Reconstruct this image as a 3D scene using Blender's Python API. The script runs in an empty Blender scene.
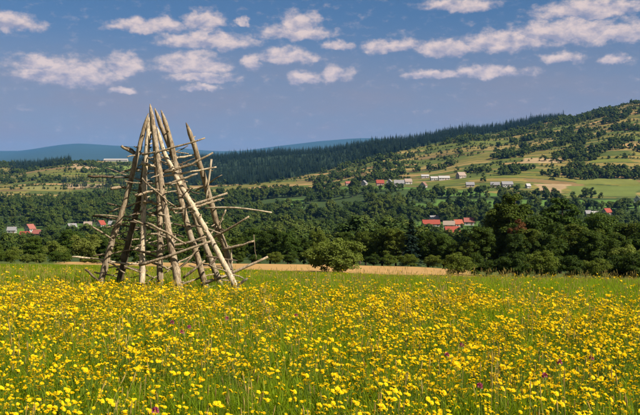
import bpy, math, random
import numpy as np
from mathutils import Vector, Matrix

random.seed(7)
RNG = np.random.default_rng(11)
sc = bpy.context.scene

# ------------------------------------------------------------------ camera
F, YH, CZ = 879.0, 195.0, 1.6          # focal length and horizon row in photo pixels, eye height
cam_data = bpy.data.cameras.new('camera')
cam = bpy.data.objects.new('camera', cam_data)
sc.collection.objects.link(cam)
cam_data.sensor_width = 36.0
cam_data.lens = F / 640 * 36.0
cam_data.shift_y = -12.5 / 640
cam_data.clip_start = 0.1
cam_data.clip_end = 60000
cam.location = (0, 0, CZ)
cam.rotation_euler = (math.radians(90), 0, 0)
sc.camera = cam

# ------------------------------------------------------------------ light and exposure
SUN_EL = math.radians(43)
SUN_AZ = math.atan2(0.86, -0.46)
SUN = Vector((math.sin(SUN_AZ) * math.cos(SUN_EL), math.cos(SUN_AZ) * math.cos(SUN_EL), math.sin(SUN_EL)))
sun_data = bpy.data.lights.new('sun', 'SUN')
sun_data.energy = 5.0
sun_data.angle = math.radians(0.53)
sun_data.color = (1.0, 0.93, 0.82)
sun = bpy.data.objects.new('sun', sun_data)
sc.collection.objects.link(sun)
sun.rotation_euler = (-SUN).to_track_quat('-Z', 'Y').to_euler()
sc.view_settings.view_transform = 'Standard'
sc.view_settings.look = 'None'
sc.view_settings.exposure = 0.95
sc.view_settings.gamma = 1.0
sc.view_settings.use_curve_mapping = False
sc.cycles.max_bounces = 6
sc.cycles.diffuse_bounces = 3
sc.cycles.glossy_bounces = 2
sc.cycles.transmission_bounces = 3
sc.cycles.transparent_max_bounces = 6
sc.cycles.volume_bounces = 1
sc.cycles.use_denoising = True

SKY_STRENGTH = 0.05
SKY_TINT = (0.40, 0.52, 0.655)
CLOUD_LIT = (0.455, 0.355, 0.305)
CLOUD_BASE = (0.195, 0.182, 0.222)

class NT:
    """small helper around a node tree"""
    def __init__(s, nt):
        s.nt = nt
    def n(s, kind, **kw):
        nd = s.nt.nodes.new(kind)
        for k, v in kw.items():
            setattr(nd, k, v)
        return nd
    def set(s, sock, v):
        if hasattr(v, 'is_linked') or isinstance(v, bpy.types.NodeSocket):
            s.nt.links.new(v, sock)
        else:
            sock.default_value = v
    def math(s, op, a, b=0.0, c=None, clamp=False):
        nd = s.n('ShaderNodeMath', operation=op, use_clamp=clamp)
        s.set(nd.inputs[0], a); s.set(nd.inputs[1], b)
        if c is not None:
            s.set(nd.inputs[2], c)
        return nd.outputs[0]
    def vmath(s, op, a, b=None):
        nd = s.n('ShaderNodeVectorMath', operation=op)
        s.set(nd.inputs[0], a)
        if b is not None:
            s.set(nd.inputs[1], b)
        return nd.outputs['Value'] if op == 'LENGTH' else nd.outputs[0]
    def mix(s, f, a, b, blend='MIX'):
        nd = s.n('ShaderNodeMix', data_type='RGBA', blend_type=blend)
        s.set(nd.inputs[0], f); s.set(nd.inputs[6], a); s.set(nd.inputs[7], b)
        return nd.outputs[2]
    def ss(s, x, lo, hi, a=0.0, b=1.0):
        nd = s.n('ShaderNodeMapRange', interpolation_type='SMOOTHSTEP')
        s.set(nd.inputs[0], x)
        nd.inputs[1].default_value = lo; nd.inputs[2].default_value = hi
        nd.inputs[3].default_value = a; nd.inputs[4].default_value = b
        return nd.outputs[0]
    def noise(s, vec, scale, detail=4.0, rough=0.55, out='Fac', dist=0.0):
        nd = s.n('ShaderNodeTexNoise')
        if vec is not None:
            s.set(nd.inputs['Vector'], vec)
        nd.inputs['Scale'].default_value = scale
        nd.inputs['Detail'].default_value = detail
        nd.inputs['Roughness'].default_value = rough
        nd.inputs['Distortion'].default_value = dist
        return nd.outputs[out]
    def ramp(s, f, stops, interp='LINEAR'):
        nd = s.n('ShaderNodeValToRGB')
        cr = nd.color_ramp
        cr.interpolation = interp
        while len(cr.elements) < len(stops):
            cr.elements.new(0.5)
        for e, (p, c) in zip(cr.elements, stops):
            e.position = p
            e.color = (*c, 1.0)
        s.set(nd.inputs[0], f)
        return nd.outputs[0]

# the clouds of the photograph: centre column, centre row, half width, half height (photo pixels), weight
CLOUDS = [
    (66, 72, 66, 15), (128, 64, 26, 12), (40, 64, 26, 10), (192, 64, 44, 14), (200, 76, 40, 8),
    (10, 22, 34, 10), (205, 20, 28, 11), (150, 26, 50, 8), (205, 40, 60, 11), (300, 24, 26, 13), (296, 32, 48, 9),
    (288, 56, 38, 9), (253, 63, 12, 9), (303, 77, 20, 8), (335, 75, 20, 10), (393, 46, 40, 8),
    (445, 48, 44, 9), (505, 40, 60, 12), (570, 30, 80, 14), (625, 33, 60, 12), (590, 8, 66, 11),
    (460, 4, 42, 9), (564, 58, 22, 7), (612, 60, 16, 6), (338, 46, 18, 5), (488, 72, 54, 7), (435, 74, 34, 5),
    (124, 90, 18, 5), (200, 88, 22, 5), (244, 20, 7, 5), (-60, 60, 50, 14), (705, 26, 60, 16),
]

def build_world():
    w = bpy.data.worlds.new('World')
    sc.world = w
    w.use_nodes = True
    nt = w.node_tree
    nt.nodes.clear()
    t = NT(nt)
    out = t.n('ShaderNodeOutputWorld')
    bg = t.n('ShaderNodeBackground')
    nt.links.new(bg.outputs[0], out.inputs[0])
    bg.inputs[1].default_value = SKY_STRENGTH
    sky = t.n('ShaderNodeTexSky', sky_type='NISHITA')
    sky.sun_disc = False
    sky.sun_elevation = SUN_EL
    sky.sun_rotation = SUN_AZ
    sky.altitude = 600
    sky.air_density = 1.0
    sky.dust_density = 0.35
    sky.ozone_density = 1.6
    base = t.mix(1.0, sky.outputs[0], (*SKY_TINT, 1), 'MULTIPLY')
    tc = t.n('ShaderNodeTexCoord')
    sep = t.n('ShaderNodeSeparateXYZ')
    nt.links.new(tc.outputs['Generated'], sep.inputs[0])
    az = t.math('ARCTAN2', sep.outputs[0], sep.outputs[1])
    el = t.math('ARCSINE', sep.outputs[2])
    comb = t.n('ShaderNodeCombineXYZ')
    nt.links.new(az, comb.inputs[0]); nt.links.new(el, comb.inputs[1])
    p = comb.outputs[0]
    # wobble the coordinates so cloud outlines are billowy
    wob = t.noise(p, 42.0, 5.0, 0.6, 'Color')
    wob = t.vmath('SUBTRACT', wob, (0.5, 0.5, 0.5))
    pw = t.vmath('ADD', p, t.vmath('MULTIPLY', wob, (0.034, 0.020, 0.0)))
    dist, dvm = None, None
    for cx, cy, hw, hh in CLOUDS:
        a0 = math.atan2(cx - 320, F)
        e0 = math.atan2(YH - cy - hh * 0.35, math.hypot(F, cx - 320))
        d = t.vmath('SUBTRACT', pw, (a0, e0, 0))
        d = t.vmath('MULTIPLY', d, (F / (hw * 1.08), F / (hh * 1.55), 0))
        sp = t.n('ShaderNodeSeparateXYZ')
        nt.links.new(d, sp.inputs[0])
        d = t.vmath('MAXIMUM', d, t.vmath('MULTIPLY', d, (-1.0, -2.1, 0.0)))      # flat base, domed top
        ln = t.vmath('LENGTH', d)
        if dist is None:
            dist, dvm = ln, sp.outputs[1]
        else:                                        # remember how high in its own cloud this direction lies
            near = t.math('LESS_THAN', ln, dist)
            dvm = t.math('ADD', t.math('MULTIPLY', dvm, t.math('SUBTRACT', 1.0, near)), t.math('MULTIPLY', sp.outputs[1], near))
            dist = t.math('MINIMUM', dist, ln)
    core = t.math('SUBTRACT', 1.0, dist)
    stretch = t.vmath('MULTIPLY', p, (1.0, 1.7, 1.0))
    billow = t.noise(stretch, 60.0, 6.0, 0.62)
    # the sky beyond the frame goes on with the same scattered cumulus
    far = t.noise(stretch, 7.0, 2.0, 0.5)
    offm = t.math('MAXIMUM', t.ss(t.math('ABSOLUTE', az), 0.42, 0.52), t.ss(el, 0.24, 0.30))
    offm = t.math('MULTIPLY', offm, t.ss(el, 0.06, 0.14))
    farc = t.math('MULTIPLY', t.math('MULTIPLY', t.math('SUBTRACT', far, 0.52), 6.0), offm)
    core = t.math('MAXIMUM', core, farc)
    dens = t.math('ADD', t.math('MAXIMUM', core, -0.6), t.math('MULTIPLY', t.math('SUBTRACT', billow, 0.5), 1.0))
    mask = t.math('MULTIPLY', t.ss(dens, 0.0, 0.62), 0.90)
    # body: cream where the billows catch the sun, lavender grey in between
    relief = t.noise(t.vmath('ADD', stretch, (0.006, -0.016, 0.0)), 60.0, 5.0, 0.55)
    lit = t.math('ADD', t.math('MULTIPLY', t.math('SUBTRACT', billow, relief), 2.2), 0.52)
    high = t.math('MAXIMUM', t.ss(dvm, -0.45, 0.55), offm)
    lit = t.math('ADD', lit, t.math('MULTIPLY', t.math('SUBTRACT', high, 0.55), 0.75), clamp=True)
    k = 1.0 / SKY_STRENGTH
    col = t.mix(lit, tuple(c * k for c in CLOUD_BASE) + (1,), tuple(c * k for c in CLOUD_LIT) + (1,))
    # faint pinkish veils low over the hills
    veil = t.noise(t.vmath('MULTIPLY', pw, (1.0, 4.2, 1.0)), 6.0, 4.0, 0.55)
    veil = t.math('ADD', t.math('MULTIPLY', t.ss(veil, 0.36, 0.70), 0.26), 0.68)
    veil = t.math('MULTIPLY', veil, t.ss(el, 0.21, 0.09))
    c1 = t.mix(veil, base, (0.158 * k, 0.140 * k, 0.152 * k, 1))
    c2 = t.mix(mask, c1, col)
    nt.links.new(c2, bg.inputs[0])
    w.cycles.sampling_method = 'MANUAL'
    w.cycles.sample_map_resolution = 512

build_world()

# ------------------------------------------------------------------ object helpers
def link(o):
    sc.collection.objects.link(o)
    return o

def tag(o, label=None, cat=None, group=None, kind=None):
    if label: o['label'] = label
    if cat: o['category'] = cat
    if group: o['group'] = group
    if kind: o['kind'] = kind
    return o

def empty(name, loc=(0, 0, 0), rz=0.0):
    o = link(bpy.data.objects.new(name, None))
    o.empty_display_size = 0.2
    o.location = loc
    o.rotation_euler = (0, 0, rz)
    return o

def mesh_obj(name, me, parent=None, loc=None):
    o = link(bpy.data.objects.new(name, me))
    if parent is not None: o.parent = parent
    if loc is not None: o.location = loc
    return o

class MB:
    """collects vertices and faces, with a material index per face"""
    def __init__(s):
        s.v, s.f, s.m = [], [], []
        s.count = 0
    def add(s, verts, faces, mi=0):
        verts = np.asarray(verts, float).reshape(-1, 3)
        s.v.append(verts)
        b = s.count
        s.f.extend([tuple(i + b for i in f) for f in faces])
        s.m.extend([mi] * len(faces))
        s.count += len(verts)
    def quads(s, q, mi=0):                       # q: N x 4 x 3
        q = np.asarray(q, float)
        n = len(q)
        b = s.count
        s.v.append(q.reshape(-1, 3))
        idx = (np.arange(n * 4).reshape(n, 4) + b).tolist()
        s.f.extend(map(tuple, idx))
        s.m.extend([mi] * n)
        s.count += n * 4
    def tube(s, pts, rad, sides=8, mi=0, tip=False):
        pts = np.asarray(pts, float); n = len(pts)
        tang = np.gradient(pts, axis=0)
        tang /= np.linalg.norm(tang, axis=1)[:, None] + 1e-9
        ref = np.array([0.0, 1.0, 0.0]) if abs(tang[0][1]) < 0.8 else np.array([1.0, 0, 0])
        V = []
        ang = np.arange(sides) * 2 * math.pi / sides
        for i in range(n):
            a = np.cross(ref, tang[i]); a /= np.linalg.norm(a) + 1e-9
            b = np.cross(tang[i], a)
            r = rad[i]
            r = np.asarray(r) if np.ndim(r) else np.full(sides, r)
            V.append(pts[i] + (np.cos(ang) * r)[:, None] * a + (np.sin(ang) * r)[:, None] * b)
        fs = []
        for i in range(n - 1):
            for j in range(sides):
                k = (j + 1) % sides
                fs.append((i * sides + j, i * sides + k, (i + 1) * sides + k, (i + 1) * sides + j))
        fs.append(tuple(range(sides))[::-1])
        fs.append(tuple((n - 1) * sides + j for j in range(sides)))
        s.add(np.concatenate(V), fs, mi)
    def box(s, c, size, mi=0):
        c = np.asarray(c); h = np.asarray(size) / 2
        v = [c + h * np.array([x, y, z]) for z in (-1, 1) for y in (-1, 1) for x in (-1, 1)]
        s.add(v, [(0, 2, 3, 1), (4, 5, 7, 6), (0, 1, 5, 4), (2, 6, 7, 3), (0, 4, 6, 2), (1, 3, 7, 5)], mi)
    def mesh(s, name, mats, smooth=False):
        me = bpy.data.meshes.new(name)
        V = np.concatenate(s.v) if s.v else np.zeros((0, 3))
        me.from_pydata(V.tolist(), [], s.f)
        for m in mats: me.materials.append(m)
        if len(mats) > 1:
            me.polygons.foreach_set('material_index', np.array(s.m, dtype=np.int32))
        if smooth:
            me.polygons.foreach_set('use_smooth', np.ones(len(s.f), dtype=bool))
        me.update()
        return me

# ------------------------------------------------------------------ materials
def new_mat(name):
    m = bpy.data.materials.new(name)
    m.use_nodes = True
    m.node_tree.nodes.clear()
    return m, NT(m.node_tree)

def leaf_mat(name, cols, trans=0.35, rough=0.7, spec=0.10, scale=0.0):
    """leaves: colour varies from plant to plant and from clump to clump; light passes through"""
    m, t = new_mat(name)
    out = t.n('ShaderNodeOutputMaterial')
    info = t.n('ShaderNodeObjectInfo')
    geo = t.n('ShaderNodeNewGeometry')
    isl = geo.outputs['Random Per Island']
    f = t.math('ADD', t.math('MULTIPLY', info.outputs['Random'], 0.62), t.math('MULTIPLY', isl, 0.38))
    col = t.ramp(f, [(i / (len(cols) - 1), c) for i, c in enumerate(cols)])
    p = t.n('ShaderNodeBsdfPrincipled')
    t.set(p.inputs['Base Color'], col)
    p.inputs['Roughness'].default_value = rough
    p.inputs['Specular IOR Level'].default_value = spec
    tr = t.n('ShaderNodeBsdfTranslucent')
    t.set(tr.inputs[0], t.mix(1.0, col, (1.15, 1.25, 0.55, 1), 'MULTIPLY'))
    mx = t.n('ShaderNodeMixShader')
    mx.inputs[0].default_value = trans
    t.nt.links.new(p.outputs[0], mx.inputs[1]); t.nt.links.new(tr.outputs[0], mx.inputs[2])
    t.nt.links.new(mx.outputs[0], out.inputs[0])
    return m

def plain_mat(name, col, rough=0.8, var=0.25, scale=3.0, spec=0.2):
    m, t = new_mat(name)
    out = t.n('ShaderNodeOutputMaterial')
    tc = t.n('ShaderNodeTexCoord')
    nz = t.noise(tc.outputs['Object'], scale, 5.0, 0.6)
    c = t.mix(nz, tuple(x * (1 - var) for x in col) + (1,), tuple(min(1, x * (1 + var)) for x in col) + (1,))
    p = t.n('ShaderNodeBsdfPrincipled')
    t.set(p.inputs['Base Color'], c)
    p.inputs['Roughness'].default_value = rough
    p.inputs['Specular IOR Level'].default_value = spec
    t.nt.links.new(p.outputs[0], out.inputs[0])
    return m

def wood_mat(name, light, dark, seed=0.0):
    """weathered stripped pole: long grain, grey weathering, dark checks and knots, scraps of bark"""
    m, t = new_mat(name)
    out = t.n('ShaderNodeOutputMaterial')
    tc = t.n('ShaderNodeTexCoord')
    v = t.vmath('ADD', tc.outputs['Object'], (seed, seed * 1.7, 0))
    grain = t.noise(t.vmath('MULTIPLY', v, (60, 60, 3.2)), 1.0, 6.0, 0.65)
    blotch = t.noise(v, 3.5, 4.0, 0.6)
    bark = t.noise(t.vmath('MULTIPLY', v, (9, 9, 4.0)), 1.0, 5.0, 0.7)
    c = t.mix(t.ss(grain, 0.38, 0.62), (*dark, 1), (*light, 1))
    c = t.mix(t.math('MULTIPLY', t.ss(blotch, 0.45, 0.70), 0.45), c, (0.27, 0.235, 0.185, 1))
    c = t.mix(t.math('MULTIPLY', t.ss(bark, 0.54, 0.62), 0.72), c, (0.085, 0.055, 0.032, 1))
    crack = t.noise(t.vmath('MULTIPLY', v, (85, 85, 1.3)), 1.0, 2.0, 0.5)
    ck = t.ss(crack, 0.36, 0.30)
    c = t.mix(t.math('MULTIPLY', ck, 0.75), c, (0.05, 0.035, 0.022, 1))
    p = t.n('ShaderNodeBsdfPrincipled')
    t.set(p.inputs['Base Color'], c)
    p.inputs['Roughness'].default_value = 0.85
    p.inputs['Specular IOR Level'].default_value = 0.15
    bp = t.n('ShaderNodeBump')
    bp.inputs['Strength'].default_value = 0.6
    bp.inputs['Distance'].default_value = 0.012
    h = t.math('SUBTRACT', t.math('ADD', grain, bark), ck)
    t.set(bp.inputs['Height'], h)
    t.nt.links.new(bp.outputs[0], p.inputs['Normal'])
    t.nt.links.new(p.outputs[0], out.inputs[0])
    return m

def ground_mat():
    """ground colour comes from the land use stored on the sheet; the nodes add patchiness"""
    m, t = new_mat('ground')
    out = t.n('ShaderNodeOutputMaterial')
    at = t.n('ShaderNodeAttribute', attribute_name='land')
    tc = t.n('ShaderNodeTexCoord')
    n1 = t.noise(tc.outputs['Object'], 0.035, 6.0, 0.65)
    n2 = t.noise(tc.outputs['Object'], 0.9, 5.0, 0.6)
    g = t.math('ADD', t.math('MULTIPLY', n1, 0.9), t.math('MULTIPLY', n2, 0.5))
    g = t.math('ADD', g, 0.30)
    cc = t.n('ShaderNodeCombineColor')
    for i in range(3):
        t.set(cc.inputs[i], g)
    c = t.mix(1.0, at.outputs['Color'], cc.outputs[0], 'MULTIPLY')
    p = t.n('ShaderNodeBsdfPrincipled')
    t.set(p.inputs['Base Color'], c)
    p.inputs['Roughness'].default_value = 0.95
    p.inputs['Specular IOR Level'].default_value = 0.05
    t.nt.links.new(p.outputs[0], out.inputs[0])
    return m

# ------------------------------------------------------------------ the lie of the land
COLS = np.array([-700, -200, 0, 80, 160, 240, 320, 400, 480, 560, 640, 840, 1340], float)
LAND = [  # distance in metres: row at which the ground shows, per column of COLS (photo pixels)
    (80,   [262, 264, 266, 266.5, 268.5, 271.5, 274.5, 277.5, 279, 280.5, 282, 285, 290]),
    (112,  [257, 259, 261.5, 261.8, 262.5, 263.6, 264.6, 266.6, 270.5, 274, 277, 281, 286]),
    (150,  [259, 262, 263, 262.5, 263, 263.5, 264, 266, 271, 276, 278, 282, 286]),
    (250,  [256, 260, 260, 259, 259, 259, 259, 260, 262, 264, 266, 270, 274]),
    (450,  [250, 252, 252, 250, 250, 248, 248, 247, 247, 248, 250, 250, 250]),
    (700,  [242, 242, 242, 240, 238, 236, 234, 232, 230, 230, 230, 230, 230]),
    (900,  [225, 225, 225, 222, 222, 222, 218, 211, 207, 206, 206, 206, 206]),
    (1100, [212, 212, 212, 208, 208, 208, 196, 185, 183, 185, 188, 188, 188]),
    (1400, [195, 195, 195, 190, 192, 192, 184, 171, 160, 150, 142, 140, 138]),
    (1800, [172, 172, 172, 168, 178, 174, 165, 150, 139, 126, 109, 98, 92]),
    (2200, [166, 166, 165, 162, 160.5, 159.5, 153, 142, 132, 119, 103, 90, 84]),
    (2700, [168, 170, 170, 166, 162, 157.5, 151, 141, 131, 118, 104, 92, 88]),
    (3600, [178, 178, 178, 176, 174, 170, 166, 158, 150, 142, 136, 130, 130]),
    (6500, [176, 176, 176, 174, 172, 170, 168, 164, 160, 155, 150, 150, 150]),
    (12000, [160, 158, 158, 157, 158, 156, 152, 150, 150, 150, 150, 150, 150]),
    (16500, [153, 150, 149, 145, 149, 149, 140, 141, 142, 142, 142, 144, 148]),
    (19000, [158, 155, 154, 150, 153, 153, 147, 147, 147, 147, 147, 147, 150]),
]
LD = np.log(np.array([r[0] for r in LAND], float))
LT = np.array([r[1] for r in LAND], float)
ND = np.array([-60, -30, 0, 5, 10, 16.6, 25, 40, 60, 80], float)
NZ = np.array([1.2, 1.4, 1.55, 1.68, 1.83, 2.05, 2.62, 4.0, 5.65, (274.5 - YH) / F * 80], float)

def row_of(px, D):
    px = np.asarray(px, float); D = np.asarray(D, float)
    px, D = np.broadcast_arrays(px, D)
    ld = np.log(np.clip(D, 80, 19000))
    j = np.clip(np.searchsorted(LD, ld, side='right') - 1, 0, len(LD) - 2)
    w = (ld - LD[j]) / (LD[j + 1] - LD[j])
    i = np.clip(np.searchsorted(COLS, px, side='right') - 1, 0, len(COLS) - 2)
    u = np.clip((px - COLS[i]) / (COLS[i + 1] - COLS[i]), 0, 1)
    u = u * u * (3 - 2 * u) * 0.6 + u * 0.4
    a = LT[j, i] * (1 - u) + LT[j, i + 1] * u
    b = LT[j + 1, i] * (1 - u) + LT[j + 1, i + 1] * u
    return a * (1 - w) + b * w

def ground_z(X, Y):
    X = np.asarray(X, float); Y = np.asarray(Y, float)
    X, Y = np.broadcast_arrays(X, Y)
    near = np.interp(Y, ND, NZ) + X * np.interp(Y, [0, 16, 60, 80], [0.006, 0.010, 0.02, 0.025])
    near = near + 0.03 * np.sin(X * 0.9 + 1.3) * np.sin(Y * 0.7 + X * 0.3)
    Yc = np.maximum(Y, 80)
    far = (row_of(320 + F * X / Yc, Yc) - YH) / F * Yc
    amp = np.interp(Yc, [80, 150, 500, 1500, 2600, 6000, 16500], [0, 0.1, 1.5, 4.0, 6.0, 25, 40])
    lam = np.interp(Yc, [80, 500, 2600, 6000, 16500], [30, 60, 110, 420, 800])
    far = far + amp * (np.sin(X / lam + 0.7 * np.sin(Y / lam * 0.6)) * np.sin(Y / lam * 0.8 + 1.1) + 0.4 * np.sin(X / lam * 2.7 + 2) )
    wgt = np.clip((Y - 70) / 12, 0, 1)
    return CZ - (near * (1 - wgt) + far * wgt)

def at(px, D):
    X = (px - 320) / F * D
    return Vector((X, D, float(ground_z(X, D))))

def grow(px, D):                                   # the row where the ground shows at column px, distance D
    X = (px - 320) / F * D
    return YH - (ground_z(X, D) - CZ) / D * F

# land use
FOREST_LINE = (np.array([-300, -60, 0, 60, 130, 138, 200, 250, 300, 350, 400, 440, 480, 530, 570, 610, 640, 900]),
               np.array([158, 158, 158, 158, 158, 186, 185, 184, 176, 164, 151, 142, 135, 126, 116, 100, 92, 80]))
WOOD_LINE = (np.array([-300, 0, 60, 135, 140, 225, 260, 300, 345, 400, 470, 540, 640, 900]),
             np.array([200, 200, 203, 200, 196, 196, 196, 193, 187, 187, 191, 197, 198, 198]))
CLEARINGS = [  # pastures among the valley woods: x0, x1, y0, y1
    (436, 660, 200, 208), (440, 530, 190, 196), (395, 440, 204, 208), (372, 400, 197, 202), (284, 305, 199, 208), (36, 62, 209, 216),
    (540, 660, 180, 198), (410, 470, 173, 190), (340, 412, 182, 189), (416, 480, 223, 233), (8, 44, 228, 236), (66, 125, 224, 230), (300, 330, 182, 190),
]
def in_clear(px, gy):
    r = np.zeros(np.shape(px), bool)
    for x0, x1, y0, y1 in CLEARINGS:
        r |= (px > x0) & (px < x1) & (gy > y0) & (gy < y1)
    return r
def is_field(px, gy, D):
    return (D > 1000) & (D < 2600) & (gy > np.interp(px, *FOREST_LINE)) & (gy < np.interp(px, *WOOD_LINE))

STRIPS = np.sort(np.concatenate([np.cumsum(RNG.uniform(9, 40, 90)) + 950]))
def strip_coord(X, D):
    return D + 26 * np.sin(X / 170 + D / 300) + 10 * np.sin(X / 61 + 1) + 0.10 * X
PALETTE = np.array((.95, .83, .66)) * np.array([(.150, .150, .042), (.205, .175, .062), (.300, .215, .105), (.085, .120, .028), (.120, .150, .035),
                    (.175, .130, .065), (.100, .130, .030), (.240, .200, .080), (.070, .100, .028), (.165, .165, .050)])

def land_colour(X, Y):
    px = 320 + F * X / np.maximum(Y, 1)
    gy = YH - (ground_z(X, Y) - CZ) / np.maximum(Y, 1) * F
    c = np.zeros(X.shape + (3,))
    c[:] = (.040, .062, .018)                                      # wood floor
    c[Y < 82] = (.085, .120, .018)                                 # meadow
    strip = (Y >= 82) & (Y < 116)
    edge = px + 6 * np.sin(Y * 0.9)
    c[strip & (edge > 60) & (edge < 470)] = (.34, .205, .075)                      # stubble
    c[strip & ((edge <= 60) | (edge >= 470))] = (.075, .095, .022)
    cl = in_clear(px, gy) & (Y > 300)
    c[cl] = (.075, .135, .026)
    fld = is_field(px, gy, Y) | (cl & (gy < 198) & (gy > 179) & (px > 530))
    sc_ = strip_coord(X, Y)
    k = np.searchsorted(STRIPS, sc_)
    blk = np.floor((X + 37 * k) / (85 + 35 * np.sin(k * 2.3)) + 0.0).astype(int)
    h = np.abs(np.sin(k * 12.9898 + blk * 78.233) * 43758.5453) % 1.0
    pc = PALETTE[(h * len(PALETTE)).astype(int) % len(PALETTE)]
    edge_d = np.minimum(np.abs(sc_ - STRIPS[np.clip(k, 0, len(STRIPS) - 1)]), np.abs(sc_ - STRIPS[np.clip(k - 1, 0, len(STRIPS) - 1)]))
    pc = np.where((edge_d < 3.2)[..., None], np.array((.050, .072, .020)), pc)      # grassy baulks between the strips
    c = np.where(fld[..., None], pc, c)
    # tan stubble of the far spurs on the left, and the big green fields on the right
    for x0, x1, y0, y1, col in ((70, 100, 163, 169, (.29, .20, .10)), (60, 106, 184, 188, (.30, .22, .12)), (535, 566, 184, 193, (.27, .19, .10)),
                                (100, 140, 166, 174, (.13, .17, .04)), (566, 640, 186, 196, (.105, .130, .030)), (520, 562, 158, 163, (.31, .22, .11)),
                                (580, 640, 179, 184, (.125, .135, .032)), (20, 70, 186, 190, (.17, .16, .05))):
        s = (px > x0 + 5 * np.sin(Y / 23)) & (px < x1 + 5 * np.sin(Y / 17)) & (gy > y0) & (gy < y1) & (Y > 900) & (Y < 2700)
        c[s] = col
    deep = (Y > 1000) & (~fld) & (gy < np.interp(px, *FOREST_LINE))
    c[deep] = (.026, .044, .022)
    c[Y > 3000] = (.030, .050, .026)
    return c

def sheet(name, X, Y, mat):
    """a grid of ground from arrays of X and Y (rows x columns)"""
    Z = ground_z(X, Y)
    r, q = X.shape
    me = bpy.data.meshes.new(name)
    V = np.stack([X, Y, Z], -1).reshape(-1, 3)
    idx = np.arange(r * q).reshape(r, q)
    f = np.stack([idx[:-1, :-1], idx[:-1, 1:], idx[1:, 1:], idx[1:, :-1]], -1).reshape(-1, 4)
    me.vertices.add(len(V)); me.vertices.foreach_set('co', V.ravel())
    me.loops.add(f.size); me.loops.foreach_set('vertex_index', f.ravel().astype(np.int32))
    me.polygons.add(len(f)); me.polygons.foreach_set('loop_start', np.arange(0, f.size, 4, dtype=np.int32))
    me.polygons.foreach_set('use_smooth', np.ones(len(f), dtype=bool))
    me.update(); me.validate()
    col = land_colour(X, Y).reshape(-1, 3)
    a = me.attributes.new('land', 'FLOAT_COLOR', 'POINT')
    a.data.foreach_set('color', np.concatenate([col, np.ones((len(col), 1))], 1).astype(np.float32).ravel())
    me.materials.append(mat)
    o = link(bpy.data.objects.new(name, me))
    return tag(o, kind='structure')

GM = ground_mat()
gx = np.linspace(-84, 84, 169)
gyy = np.concatenate([np.linspace(-30, 40, 106), np.linspace(41, 82, 42)])
meadow = sheet('meadow_ground', *np.meshgrid(gx, gyy), GM)
meadow['label'] = 'meadow ground under the grass and yellow flowers'
pxs = np.concatenate([np.arange(-560, -130, 20), np.arange(-130, 770, 2.5), np.arange(770, 1201, 20)])
ds = np.concatenate([np.linspace(82, 120, 30), np.geomspace(124, 950, 60), np.linspace(960, 2700, 560), np.geomspace(2740, 19000, 70)])
PX, DD = np.meshgrid(pxs, ds)
terrain = sheet('terrain', (PX - 320) / F * DD, DD, GM)
terrain['label'] = 'valley and hillsides with strip fields, stubble and pasture'

# ------------------------------------------------------------------ scattering of what nobody could count
PROTO = {}
def proto_collection(name, meshes):
    col = bpy.data.collections.new(name)
    for i, me in enumerate(meshes):
        o = bpy.data.objects.new(f'{name}_{i:02d}', me)
        col.objects.link(o)
    PROTO[name] = (col, len(meshes))
    return col

def scatter(name, pts, scl, pick, coll, label, cat=None, tilt=0.08):
    """one object of kind stuff: plants of a collection instanced on points"""
    n = len(pts)
    me = bpy.data.meshes.new(name)
    me.vertices.add(n)
    me.vertices.foreach_set('co', np.asarray(pts, np.float32).ravel())
    def attr(nm, typ, key, data):
        a = me.attributes.new(nm, typ, 'POINT')
        a.data.foreach_set(key, data)
    attr('scl', 'FLOAT', 'value', np.asarray(scl, np.float32))
    attr('pick', 'INT', 'value', np.asarray(pick, np.int32))
    rot = np.stack([RNG.normal(0, tilt, n), RNG.normal(0, tilt, n), RNG.uniform(0, 6.283, n)], -1).astype(np.float32)
    attr('rot', 'FLOAT_VECTOR', 'vector', rot.ravel())
    o = link(bpy.data.objects.new(name, me))
    ng = bpy.data.node_groups.new(name, 'GeometryNodeTree')
    ng.interface.new_socket('Geometry', in_out='INPUT', socket_type='NodeSocketGeometry')
    ng.interface.new_socket('Geometry', in_out='OUTPUT', socket_type='NodeSocketGeometry')
    N, L = ng.nodes, ng.links
    gi, go = N.new('NodeGroupInput'), N.new('NodeGroupOutput')
    ci = N.new('GeometryNodeCollectionInfo')
    ci.inputs['Collection'].default_value = coll
    ci.inputs['Separate Children'].default_value = True
    ci.inputs['Reset Children'].default_value = True
    ip = N.new('GeometryNodeInstanceOnPoints')
    ip.inputs['Pick Instance'].default_value = True
    def named(nm, typ):
        a = N.new('GeometryNodeInputNamedAttribute')
        a.data_type = typ
        a.inputs['Name'].default_value = nm
        return a.outputs[0]
    er = N.new('FunctionNodeEulerToRotation')
    L.new(named('rot', 'FLOAT_VECTOR'), er.inputs[0])
    L.new(gi.outputs[0], ip.inputs['Points'])
    L.new(ci.outputs[0], ip.inputs['Instance'])
    L.new(named('pick', 'INT'), ip.inputs['Instance Index'])
    L.new(er.outputs[0], ip.inputs['Rotation'])
    L.new(named('scl', 'FLOAT'), ip.inputs['Scale'])
    L.new(ip.outputs[0], go.inputs[0])
    md = o.modifiers.new('scatter', 'NODES')
    md.node_group = ng
    tag(o, label, cat, kind='stuff')
    return o

def noise2(x, y, s, seed=0.0):
    """cheap smooth 2-D noise, roughly -1..1"""
    x = np.asarray(x) / s + seed; y = np.asarray(y) / s - seed * 1.3
    return (np.sin(x + 1.7 * np.sin(y * 0.9 + seed)) * np.cos(y * 1.1 + 0.8 * np.sin(x * 1.3))
            + 0.5 * np.sin(2.3 * x + 1.9 * y + seed) * np.cos(2.7 * y - 1.1 * x)
            + 0.25 * np.sin(5.1 * x - 3.7 * y)) / 1.5

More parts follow.
